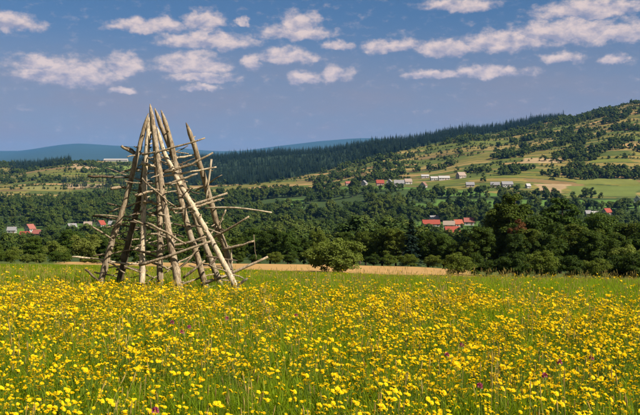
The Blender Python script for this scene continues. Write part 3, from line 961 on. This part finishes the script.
# ------------------------------------------------------------------ the cone of hay-drying poles
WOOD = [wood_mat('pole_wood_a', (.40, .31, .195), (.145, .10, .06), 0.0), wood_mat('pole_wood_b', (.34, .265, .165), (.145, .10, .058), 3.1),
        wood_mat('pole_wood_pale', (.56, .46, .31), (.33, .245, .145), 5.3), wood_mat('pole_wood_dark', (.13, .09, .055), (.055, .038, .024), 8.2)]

def pix(px, py, D):
    return np.array([(px - 320) / F * D, D, CZ - (py - YH) / F * D])

def pole(pts, y_base, y_top, r_base, r_top, mat, label, pegs, seed):
    """a stripped pole with a hewn point and pegs driven through it"""
    rng = np.random.default_rng(seed)
    pts = np.array(pts, float)
    t = (pts[:, 1] - pts[0, 1]) / (pts[-1, 1] - pts[0, 1])
    depth = y_top + (y_base - y_top) * t
    P = np.array([pix(a, b, d) for (a, b), d in zip(pts, depth)])
    # run the butt end into the ground
    d = (P[-1] - P[-2]) / np.linalg.norm(P[-1] - P[-2])
    gz = float(ground_z(P[-1][0], P[-1][1]))
    if P[-1][2] > gz - 0.08:
        P = np.vstack([P, P[-1] + d * (P[-1][2] - gz + 0.08) / -d[2]])
    base = P[-1].copy(); base[2] = gz
    # resample
    seg = np.concatenate([[0], np.cumsum(np.linalg.norm(np.diff(P, axis=0), axis=1))])
    n = 34
    u = np.concatenate([np.linspace(0, 0.22, 4)[:-1], np.linspace(0.22, seg[-1], n - 3)])
    Q = np.stack([np.interp(u, seg, P[:, k]) for k in range(3)], -1)
    Q[1:-1] = (Q[:-2] + 2 * Q[1:-1] + Q[2:]) / 4
    Q[3:-1, :2] += rng.normal(0, 0.003, (len(Q) - 4, 2))
    rad = []
    sides = 12
    f = u / seg[-1]
    knots = rng.uniform(0.1, 0.95, 7)
    for k in range(len(Q)):
        r = r_top + (r_base - r_top) * f[k] ** 0.8
        if u[k] < 0.22: r *= 0.18 + 0.82 * (u[k] / 0.22) ** 0.8
        ring = r * (1 + rng.normal(0, 0.03, sides))
        for kn in knots:
            if abs(f[k] - kn) < 0.018: ring[int(kn * 97) % sides] *= 1.28
        rad.append(ring)
    mb = MB()
    mb.tube(Q - base, [x * .83 for x in rad], sides)
    for q in range(16):                                # stubs of cut branches
        k = int(rng.integers(4, len(Q) - 3))
        a = rng.uniform(0, 6.28); up = rng.uniform(.1, .6)
        dv = np.array([math.cos(a), math.sin(a), up]); dv /= np.linalg.norm(dv)
        c0 = Q[k] - base; ln = np.mean(rad[k]) * .83 + rng.uniform(.015, .075)
        mb.tube([c0, c0 + dv * ln * .6, c0 + dv * ln], [.017, .014, rng.uniform(.006, .011)], 6)
    o = empty('hay_drying_pole', tuple(base))
    mesh_obj('trunk', mb.mesh('pole_trunk', [mat], True), o)
    D0 = lambda py: float(np.interp(py, pts[:, 1], depth))
    def stick(p3, r0, m):
        p3 = np.array(p3)
        sg = np.linspace(0, 1, 7)
        tt = np.linspace(0, 1, len(p3))
        q = np.stack([np.interp(sg, tt, p3[:, k]) for k in range(3)], -1)
        q[1:-1] = (q[:-2] + 2 * q[1:-1] + q[2:]) / 4
        q[1:-1] += rng.normal(0, 0.006, (5, 3))
        b = MB()
        b.tube(q - base, [r0 * .86 * x * rng.uniform(.9, 1.1) for x in (1.0, 1.05, 1.08, 1.0, .92, .82, .68)], 7)
        mesh_obj('peg', b.mesh('peg', [m], True), o)
    for pg in pegs:
        pp, r0, dz0, dz1 = pg[:4]
        m = WOOD[pg[4]] if len(pg) > 4 else WOOD[int(rng.integers(0, 2))]
        mid = sum(p[1] for p in pp) / len(pp)
        dm = D0(np.clip(mid, pts[0, 1], pts[-1, 1]))
        k = len(pp)
        stick([pix(a, b, dm + dz0 + (dz1 - dz0) * i / (k - 1)) for i, (a, b) in enumerate(pp)], r0, m)
    # the short pegs that cross the inside of the cone
    for i in range(12):
        f0 = 0.20 + 0.76 * (i + rng.uniform(0, .8)) / 12
        c = np.array([np.interp(f0 * seg[-1], u, Q[:, k]) for k in range(3)])
        an = rng.uniform(0, 6.28)
        ln = rng.uniform(0.16, 0.52)
        dv = np.array([math.cos(an), math.sin(an), rng.uniform(-.25, .45)]) * ln
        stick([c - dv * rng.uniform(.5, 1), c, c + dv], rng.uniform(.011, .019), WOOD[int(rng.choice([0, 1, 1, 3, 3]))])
    return tag(o, label, 'hay pole', 'hay drying poles leaned together in a cone')

pole([(150, 104), (158, 158), (163, 198), (171, 245), (178.6, 286)], 15.95, 16.70, .088, .050, WOOD[0],
     'thick tan hay pole at the front, its point the tip of the cone',
     [([(142, 155), (175, 147.5), (205, 138)], .022, -.02, -.12, 0), ([(164, 172.5), (192, 164), (213, 152.6)], .028, -.05, .05, 1),
      ([(163, 176), (190, 172), (216.5, 167)], .024, .05, .25, 2), ([(165, 184.5), (182, 179), (198, 173.5)], .026, -.09, -.05, 0),
      ([(142, 178), (149, 186), (161, 195), (176, 207)], .017, -.12, -.10, 0), ([(135, 195.5), (144, 193.5), (154, 190.5)], .030, -.1, .1, 0),
      ([(147, 223), (158, 228), (175, 238), (186, 244)], .026, -.08, -.15, 1), ([(139, 265), (154, 261), (177, 253), (211, 241)], .032, -.10, -.2, 0)], 1)
pole([(148.5, 113), (146, 122), (134, 167), (125, 203), (111.6, 242), (99.5, 287)], 16.6, 16.95, .078, .045, WOOD[1],
     'leftmost hay pole, slanting down to the left with grey sticks through it',
     [([(121.5, 146), (130, 151), (139, 157.5)], .030, -.1, .1, 1), ([(123, 147), (132, 149.5), (140, 155)], .022, .1, .2, 3),
      ([(88, 175.8), (108, 177.3), (132, 178)], .024, -.1, .05, 3), ([(110.7, 189), (120, 187), (131, 188)], .034, -.1, .1, 1),
      ([(120, 173), (128, 170), (138, 168)], .022, .0, .1, 3), ([(91.5, 226.4), (101, 232), (113, 240.5)], .021, -.05, -.12, 1),
      ([(72, 257), (88, 258), (104, 260)], .022, -.1, .1, 2), ([(85.4, 269.5), (92, 275), (99, 281.5)], .024, -.1, -.15, 3),
      ([(108, 262), (116, 266), (125, 273)], .022, -.1, -.2, 1), ([(100, 259.5), (120, 263.5), (139, 264)], .022, .05, .1, 2),
      ([(107, 203), (118, 206), (127, 207)], .017, .05, .1, 3)], 2)
pole([(152, 113), (146, 160), (138, 205), (128, 245), (119, 283)], 17.8, 17.1, .085, .05, WOOD[3],  # dark bark tone, with the pole's shade also put into the colour
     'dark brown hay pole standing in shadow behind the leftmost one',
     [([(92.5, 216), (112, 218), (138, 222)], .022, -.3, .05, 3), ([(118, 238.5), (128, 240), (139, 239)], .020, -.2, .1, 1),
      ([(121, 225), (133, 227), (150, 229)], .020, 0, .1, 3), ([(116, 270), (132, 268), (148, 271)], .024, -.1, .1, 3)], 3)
pole([(149, 117), (145.5, 165), (143.5, 210), (142, 288)], 16.25, 16.95, .075, .045, WOOD[2],
     'nearly upright pale hay pole between the dark one and the tip pole',
     [([(141.4, 162.6), (148, 164.5), (155, 167)], .036, -.1, -.1, 2), ([(143, 201.5), (151, 202), (160, 204.5)], .034, -.1, -.1, 0),
      ([(133, 214), (143, 213), (155, 216)], .020, -.1, .1, 1), ([(136, 250), (147, 253), (159, 251)], .024, -.1, -.1, 1),
      ([(130, 222), (139, 222.5), (150, 224)], .020, -.2, 0, 3)], 4)
pole([(152.5, 118), (157, 170), (159.7, 210), (160, 284)], 17.05, 17.1, .080, .05, WOOD[0],
     'short-looking pale hay pole in the middle of the cone',
     [([(147, 235), (158, 233), (170, 236)], .024, -.1, .0, 0), ([(150, 244), (160, 247), (172, 243)], .024, .1, -.1, 1),
      ([(154, 262), (162, 266), (170, 270)], .024, -.1, -.2, 1), ([(146, 254), (160, 258), (176, 256)], .022, .1, .2, 3),
      ([(149, 213), (158, 212), (168, 214)], .02, 0, .1, 1)], 5)
pole([(154.5, 108), (163, 131), (172, 153), (189, 200), (203, 240), (220, 284)], 17.6, 17.0, .078, .05, WOOD[0],
     'tan hay pole just right of the tip, hidden lower down by the white one',
     [([(173.4, 158.8), (184, 157), (194, 154.6)], .024, .0, .15, 2), ([(183, 278), (193, 270), (205, 260.5)], .030, -.9, -.9, 0),
      ([(192, 262), (203, 264), (222, 268)], .020, 0, .1, 3)], 6)
pole([(161, 110), (168, 130), (174, 155), (178.5, 188), (188, 228), (197, 256), (206.5, 290)], 16.75, 17.15, .078, .05, WOOD[1],
     'knotty grey-brown hay pole right of the tip pole, with bent trunk',
     [([(168, 246), (186, 243), (208, 236)], .028, -.15, -.1, 0), ([(174, 224), (186, 227), (198, 226)], .020, -.1, .1, 3),
      ([(209, 266), (213, 262), (218, 257)], .026, -.3, -.2, 3), ([(172, 209), (176, 214), (190, 206)], .02, -.1, .1, 0),
      ([(176, 270), (186, 263), (199, 246)], .024, -.2, -.1, 1), ([(182, 284), (196, 279), (214, 274)], .02, -.2, .1, 1)], 7)
pole([(156.5, 126), (165, 155), (182, 188), (205.6, 229), (237.5, 290)], 15.95, 16.75, .070, .045, WOOD[2],
     'straight whitish peeled hay pole leaning far to the right in front',
     [([(170, 209.5), (190, 206), (208, 200), (227.5, 193)], .032, -.06, .25, 0), ([(188, 208), (206, 204), (224, 197.5)], .026, -.1, .3, 1),
      ([(200.5, 285), (224, 276), (248, 266), (268, 256.7)], .034, .12, .3, 0), ([(202, 282.5), (214, 279), (228, 275)], .024, .2, .2, 2),
      ([(235, 288.5), (241, 283), (247.5, 278)], .030, -.05, -.05, 3), ([(200, 225), (197, 219), (196, 206)], .018, .05, .1, 3)], 8)
pole([(186, 122.5), (192.5, 140), (201, 168), (210, 198), (217.5, 227), (226.5, 251), (233, 284)], 17.8, 17.2, .082, .055, WOOD[1],
     'hay pole standing apart on the right, its point lower than the others',
     [([(211.5, 159), (208.5, 180), (206, 200)], .024, -.12, -.1, 2), ([(205, 208), (222, 207), (248, 208.5), (271.8, 212.5)], .022, -.1, -.3, 2),
      ([(226, 209.5), (222.5, 217), (219, 226)], .022, -.2, -.1, 2), ([(212, 238), (230, 228), (249, 216.4)], .030, -.1, -.4, 0),
      ([(222, 250), (238, 246), (254.3, 241)], .034, -.05, -.2, 0), ([(253.8, 234.6), (254.8, 247), (256, 260)], .009, -.2, -.2, 1),
      ([(231, 247), (231.5, 257), (232, 268)], .02, -.12, -.1, 2), ([(206, 238), (212, 232), (217, 226)], .02, -.15, -.1, 2)], 9)

# ------------------------------------------------------------------ the meadow
GRASS = leaf_mat('grass', [(.125, .200, .006), (.175, .255, .007), (.22, .285, .009), (.28, .30, .02)], trans=0.55, rough=.6)
GRASS_FAR = leaf_mat('grass_far', [(.150, .225, .007), (.185, .255, .008), (.22, .275, .010), (.26, .28, .015)], trans=0.55, rough=.6)
STRAW = leaf_mat('straw', [(.26, .19, .05), (.34, .26, .07), (.24, .15, .04)], trans=0.2)
STEM = leaf_mat('flower_stem', [(.07, .12, .015), (.11, .16, .02)], trans=0.2)
YELLOW = leaf_mat('yellow_petals', [(.82, .52, .003), (.88, .60, .005), (.90, .66, .010)], trans=0.40, rough=.6, spec=.1)
PURPLE = leaf_mat('purple_petals', [(.30, .04, .10), (.42, .10, .20), (.36, .06, .12)], trans=0.2)

def blades(rng, n, h0, h1, w, spread, bend=0.35):
    mb = MB()
    for i in range(n):
        h = rng.uniform(h0, h1)
        a = rng.uniform(0, 6.28); b = rng.uniform(0, 6.28)
        x, y = spread * math.sqrt(rng.uniform()) * np.array([math.cos(b), math.sin(b)])
        d = np.array([math.cos(a), math.sin(a), 0]); s = np.array([-d[1], d[0], 0]) * w * rng.uniform(.7, 1.3) / 2
        k = bend * h * rng.uniform(.2, 1.2)
        p = [np.array([x, y, -0.02]), np.array([x, y, h * .45]) + d * k * .22, np.array([x, y, h * .8]) + d * k * .62, np.array([x, y, h]) + d * k * 1.15]
        ws = (1.0, .95, .6, .08)
        for q in range(3):
            mb.quads([[p[q] - s * ws[q], p[q] + s * ws[q], p[q + 1] + s * ws[q + 1], p[q + 1] - s * ws[q + 1]]])
    return mb

def seed_stalks(rng, n, h0, h1, spread):
    mb = MB()
    for i in range(n):
        h = rng.uniform(h0, h1); b = rng.uniform(0, 6.28)
        r = spread * math.sqrt(rng.uniform())
        p = np.array([r * math.cos(b), r * math.sin(b), 0]); ln = rng.normal(0, .06, 2)
        top = p + np.array([ln[0], ln[1], h])
        mb.tube([p, (p + top) / 2 + np.array([ln[0] * .1, 0, 0]), top], [.0016, .0014, .001], 3)
        hd = top - p; hd /= np.linalg.norm(hd)
        mb.tube([top - hd * .01, top + hd * .025, top + hd * .06], [.002, .0055, .001], 4)
    return mb

rg = np.random.default_rng(5)
grass_meshes = [blades(rg, 28, .16, .46, .0065, .09).mesh(f'grass_{i}', [GRASS]) for i in range(4)]
grass_meshes += [blades(rg, 14, .14, .36, .018, .08, .6).mesh(f'grass_{4 + i}', [GRASS]) for i in range(2)]
grass_meshes += [seed_stalks(rg, 5, .34, .62, .10).mesh('grass_6', [STRAW])]
C_GRASS = proto_collection('grass_tufts', grass_meshes)
farg = [blades(rg, 26, .10, .24, .014, .22).mesh(f'fargrass_{i}', [GRASS_FAR]) for i in range(3)] + [seed_stalks(rg, 8, .2, .36, .25).mesh('fargrass_3', [STRAW])]
C_FARG = proto_collection('far_grass_tufts', farg)

def flower_head(r, seed, petals=15):
    """composite flower: two rings of strap petals, cupped, on a green cup"""
    rng = np.random.default_rng(seed)
    mb = MB()
    for n, ln, up, z in ((petals, r, .30, .0), (petals - 5, r * .66, .75, .002)):
        for i in range(n):
            a = (i + rng.uniform(-.25, .25)) * 6.2832 / n
            d = np.array([math.cos(a), math.sin(a), 0]); s = np.array([-d[1], d[0], 0])
            l = ln * rng.uniform(.88, 1.08); w = ln * 2.6 / n
            u = up * rng.uniform(.7, 1.3)
            p0 = np.array([0, 0, z]); p1 = d * l * .6 + np.array([0, 0, z + l * u * .45]); p2 = d * l + np.array([0, 0, z + l * u * .6])
            mb.add([p0, p1 - s * w, p2 - s * w * .55, p2 + s * w * .55, p1 + s * w], [(0, 1, 2, 3, 4)], 0)
    v = [(0, 0, -.014)] + [(r * .33 * math.cos(a), r * .33 * math.sin(a), .001) for a in np.arange(6) * 1.0472]
    mb.add(v, [(0, 1 + (i + 1) % 6, 1 + i) for i in range(6)], 1)
    return mb

def tilt_to_sun(rng, amount):
    n = np.array([SUN.x * amount, SUN.y * amount, .8]) + rng.normal(0, .22, 3)
    n /= np.linalg.norm(n)
    return Vector((0, 0, 1)).rotation_difference(Vector(n))

head_mb = [flower_head(.0150, 60 + i) for i in range(3)]
head_mesh = [h.mesh(f'flower_head_{i}', [YELLOW, STEM]) for i, h in enumerate(head_mb)]

def flower_plan(seed):
    """stems with branching tops; returns the stem MB and the places of the heads"""
    rng = np.random.default_rng(seed)
    st, heads = MB(), []
    for k in range(int(rng.integers(1, 3))):
        h = rng.uniform(.30, .50)
        b = rng.uniform(0, 6.28); r = .05 * rng.uniform()
        p = np.array([r * math.cos(b), r * math.sin(b), -.02]); ln = rng.normal(0, .045, 2)
        fork = p + np.array([ln[0] * .6, ln[1] * .6, h * .72])
        st.tube([p, (p + fork) / 2 + np.array([.006, .004, 0]), fork], [.0024, .0022, .0019], 4)
        for q in range(int(rng.integers(3, 6))):
            an = rng.uniform(0, 6.28); sp = rng.uniform(.012, .065)
            e = fork + np.array([sp * math.cos(an), sp * math.sin(an), h * rng.uniform(.20, .32)])
            st.tube([fork, (fork + e) / 2 + np.array([sp * .3 * math.cos(an), sp * .3 * math.sin(an), -.01]), e], [.0018, .0015, .0014], 4)
            heads.append((e + np.array([0, 0, .012]), tilt_to_sun(rng, .5), rng.choice([.45, .7, .85, 1.0, 1.12]), int(rng.integers(0, 3))))
    for i in range(5):
        a = rng.uniform(0, 6.28); d = np.array([math.cos(a), math.sin(a), 0]); s = np.array([-d[1], d[0], 0]) * .009
        l = rng.uniform(.06, .13); z = rng.uniform(.0, .2)
        c = np.array([0, 0, z])
        st.quads([[c, c + d * l * .5 + s + np.array([0, 0, l * .4]), c + d * l + np.array([0, 0, l * .35]), c + d * l * .5 - s + np.array([0, 0, l * .4])]])
    return st, heads

plans = [flower_plan(500 + i) for i in range(6)]
stem_meshes = [p[0].mesh(f'flower_stem_{i}', [STEM]) for i, p in enumerate(plans)]
def joined_plant(plan, name, big=1.0):
    st, heads = plan
    mb = MB()
    mb.v = [x for x in st.v]; mb.f = list(st.f); mb.m = [1] * len(st.f); mb.count = st.count
    for pos, q, s, k in heads:
        h = head_mb[k]
        V = np.concatenate(h.v)
        R = np.array(q.to_matrix())
        V2 = (V * s * big) @ R.T + pos
        b = mb.count
        mb.v.append(V2); mb.f.extend(tuple(i + b for i in f) for f in h.f)
        mb.m.extend(h.m); mb.count += len(V2)
    return mb.mesh(name, [YELLOW, STEM])
C_FLOWER = proto_collection('flower_plants', [joined_plant(p, f'flower_plant_{i}') for i, p in enumerate(plans)])

def field_points(n, d0, d1, margin=1.5):
    D = np.sqrt(RNG.uniform(d0 * d0, d1 * d1, n))
    half = D * 0.385 + margin
    X = RNG.uniform(-1, 1, n) * half
    w = half / (d1 * 0.385 + margin)
    return X, D

def ground_pts(X, D, sink=0.0):
    return np.stack([X, D, ground_z(X, D) - sink], -1)

def meadow_plants():
    # grass
    X, D = field_points(42000, 2.4, 24, 1.6)
    k = RNG.choice([0, 1, 2, 3, 4, 5, 6], len(X), p=[.19, .19, .18, .16, .12, .12, .04])
    s = RNG.uniform(.65, 1.05, len(X)) * (1 + .12 * noise2(X, D, 1.6, 4.0))
    o = scatter('meadow_grass', ground_pts(X, D), s, k, C_GRASS, 'tall green meadow grass between the yellow flowers', 'grass', .14)
    X, D = field_points(60000, 20, 84, 4.0)
    k = RNG.choice([0, 1, 2, 3], len(X), p=[.335, .335, .328, .002])
    s = RNG.uniform(.7, 1.2, len(X)) * np.interp(D, [20, 40, 60, 84], [1.15, 1.2, 1.0, 0.7])
    scatter('far_meadow_grass', ground_pts(X, D), s, k, C_FARG, 'bright green grass of the meadow beyond the hay poles', 'grass', .14)
    # yellow flowers: dense drifts, thinning out beyond the poles
    X, D = field_points(44000, 2.4, 60, 1.6)
    X2, D2 = field_points(22000, 2.4, 17, 1.6)
    X = np.concatenate([X, X2]); D = np.concatenate([D, D2])
    px = 320 + F * X / D
    reach = np.interp(px, [-40, 100, 300, 460, 640], [15.2, 14.8, 14.2, 13.6, 13.0])
    dens = 0.63 + 0.42 * noise2(X, D, 1.0, 1.0) + 0.30 * noise2(X, D, 2.6, 6.0)
    dens = dens * np.where(D < reach, 1, np.interp(D - reach, [0, 1.5, 4, 30], [.75, .26, .08, .05]))
    dens = dens * np.interp(D, [2, 6, 8, 60], [.66, .78, 1.15, 1.2])
    keep = RNG.uniform(0, 1, len(X)) < dens
    X, D, px = X[keep], D[keep], px[keep]
    s = RNG.uniform(.62, 1.12, len(X))
    k = RNG.integers(0, 6, len(X))
    P = ground_pts(X, D)
    vis = (D > 4.3) & (px > 0) & (px < 640)
    cand = np.where(vis)[0]
    cand = cand[np.argsort(D[cand])][:300]
    mask = np.ones(len(X), bool); mask[cand] = False
    scatter('yellow_flower_drifts', P[mask], s[mask], k[mask], C_FLOWER, 'drifts of yellow daisy-like flowers all across the meadow', 'flowers', .10)
    for i in cand:
        o = empty('yellow_flower', P[i], RNG.uniform(-.5, .5))
        o.scale = (s[i],) * 3
        mesh_obj('stem', stem_meshes[k[i]], o)
        for pos, q, sz, hk in plans[k[i]][1]:
            h = mesh_obj('flower_head', head_mesh[hk], o, tuple(pos))
            h.rotation_mode = 'QUATERNION'; h.rotation_quaternion = q
            h.scale = (sz,) * 3
        tag(o, 'yellow daisy-like flower on a thin green stem in the nearest grass', 'flower', 'yellow flowers nearest the camera')
meadow_plants()

def clover(px, py, label):
    """a dark pink flower head on a stem, at the row where its head shows"""
    dd = np.linspace(4, 16, 400)
    X = (px - 320) / F * dd
    rows = YH + (CZ - ground_z(X, dd) - .47) / dd * F
    D = float(dd[np.argmin(np.abs(rows - py))])
    base = at(px, D)
    o = empty('clover', base)
    st = MB()
    st.tube([(0, 0, -.02), (.01, .0, .22), (.0, .01, .45)], [.003, .0026, .002], 5)
    for z, a in ((.12, .4), (.22, 2.6), (.43, 4.4), (.43, 1.2)):
        d = np.array([math.cos(a), math.sin(a), 0]); s_ = np.array([-d[1], d[0], 0]) * .014; c = np.array([0.005, 0.003, z])
        st.quads([[c, c + d * .025 + s_ + (0, 0, .012), c + d * .055 + np.array([0, 0, .01]), c + d * .025 - s_ + (0, 0, .012)]])
    mesh_obj('stem', st.mesh('clover_stem', [STEM]), o)
    rng = np.random.default_rng(int(px * 7 + py))
    hd = MB()
    for i in range(70):
        d = rng.normal(size=3); d /= np.linalg.norm(d)
        if d[2] < -.5: d[2] = -d[2]
        s_ = np.cross(d, rng.normal(size=3)); s_ /= np.linalg.norm(s_); s_ *= .0035
        c = d * .006; e = d * np.array([.021, .021, .024])
        hd.quads([[c - s_ * .4, c + s_ * .4, e + s_, e - s_]])
    mesh_obj('flower_head', hd.mesh('clover_head', [PURPLE]), o, (0, .01, .465))
    return tag(o, label, 'flower', 'dark pink clover heads in the meadow')
for px_, py_, lb in ((182, 332, 'dark pink clover head below the base of the tip pole'), (189, 327, 'dark pink clover head just right and above its neighbour below the poles'),
                     (172, 322, 'small maroon clover head, highest of those below the hay poles'), (227, 318, 'lone maroon clover head below the foot of the whitish pole'),
                     (155, 410, 'dark pink clover head at the very bottom left of centre'), (447, 355, 'dark red clover head right of the middle of the meadow'),
                     (462, 345, 'small reddish clover head above the dark red one right of centre'), (480, 386, 'pale pink clover head near the bottom, right of centre'),
                     (545, 375, 'pink clover head in the lower right of the meadow'), (592, 358, 'dark clover head near the right edge of the meadow'),
                     (296, 315, 'small maroon clover head straight below the lone pale bush'), (560, 362, 'maroon clover head between two pink ones in the lower right')):
    clover(px_, py_, lb)

# ------------------------------------------------------------------ air
def haze():
    m, t = new_mat('haze')
    out = t.n('ShaderNodeOutputMaterial')
    pv = t.n('ShaderNodeVolumePrincipled')
    pv.inputs['Color'].default_value = (0.13, 0.42, 1.0, 1)
    pv.inputs['Density'].default_value = HAZE
    pv.inputs['Anisotropy'].default_value = 0.0
    t.nt.links.new(pv.outputs[0], out.inputs['Volume'])
    mb = MB()
    zlo, zhi = float(min(v.co.z for v in terrain.data.vertices)) - 1, float(max(v.co.z for v in terrain.data.vertices)) + 30
    mb.box((0, 9500, (zlo + zhi) / 2), (44000, 19400, zhi - zlo))
    o = mesh_obj('haze', mb.mesh('haze', [m]))
    tag(o, 'thin blue haze in the air over the valley', None, kind='stuff')
HAZE = 2.7e-5
haze()
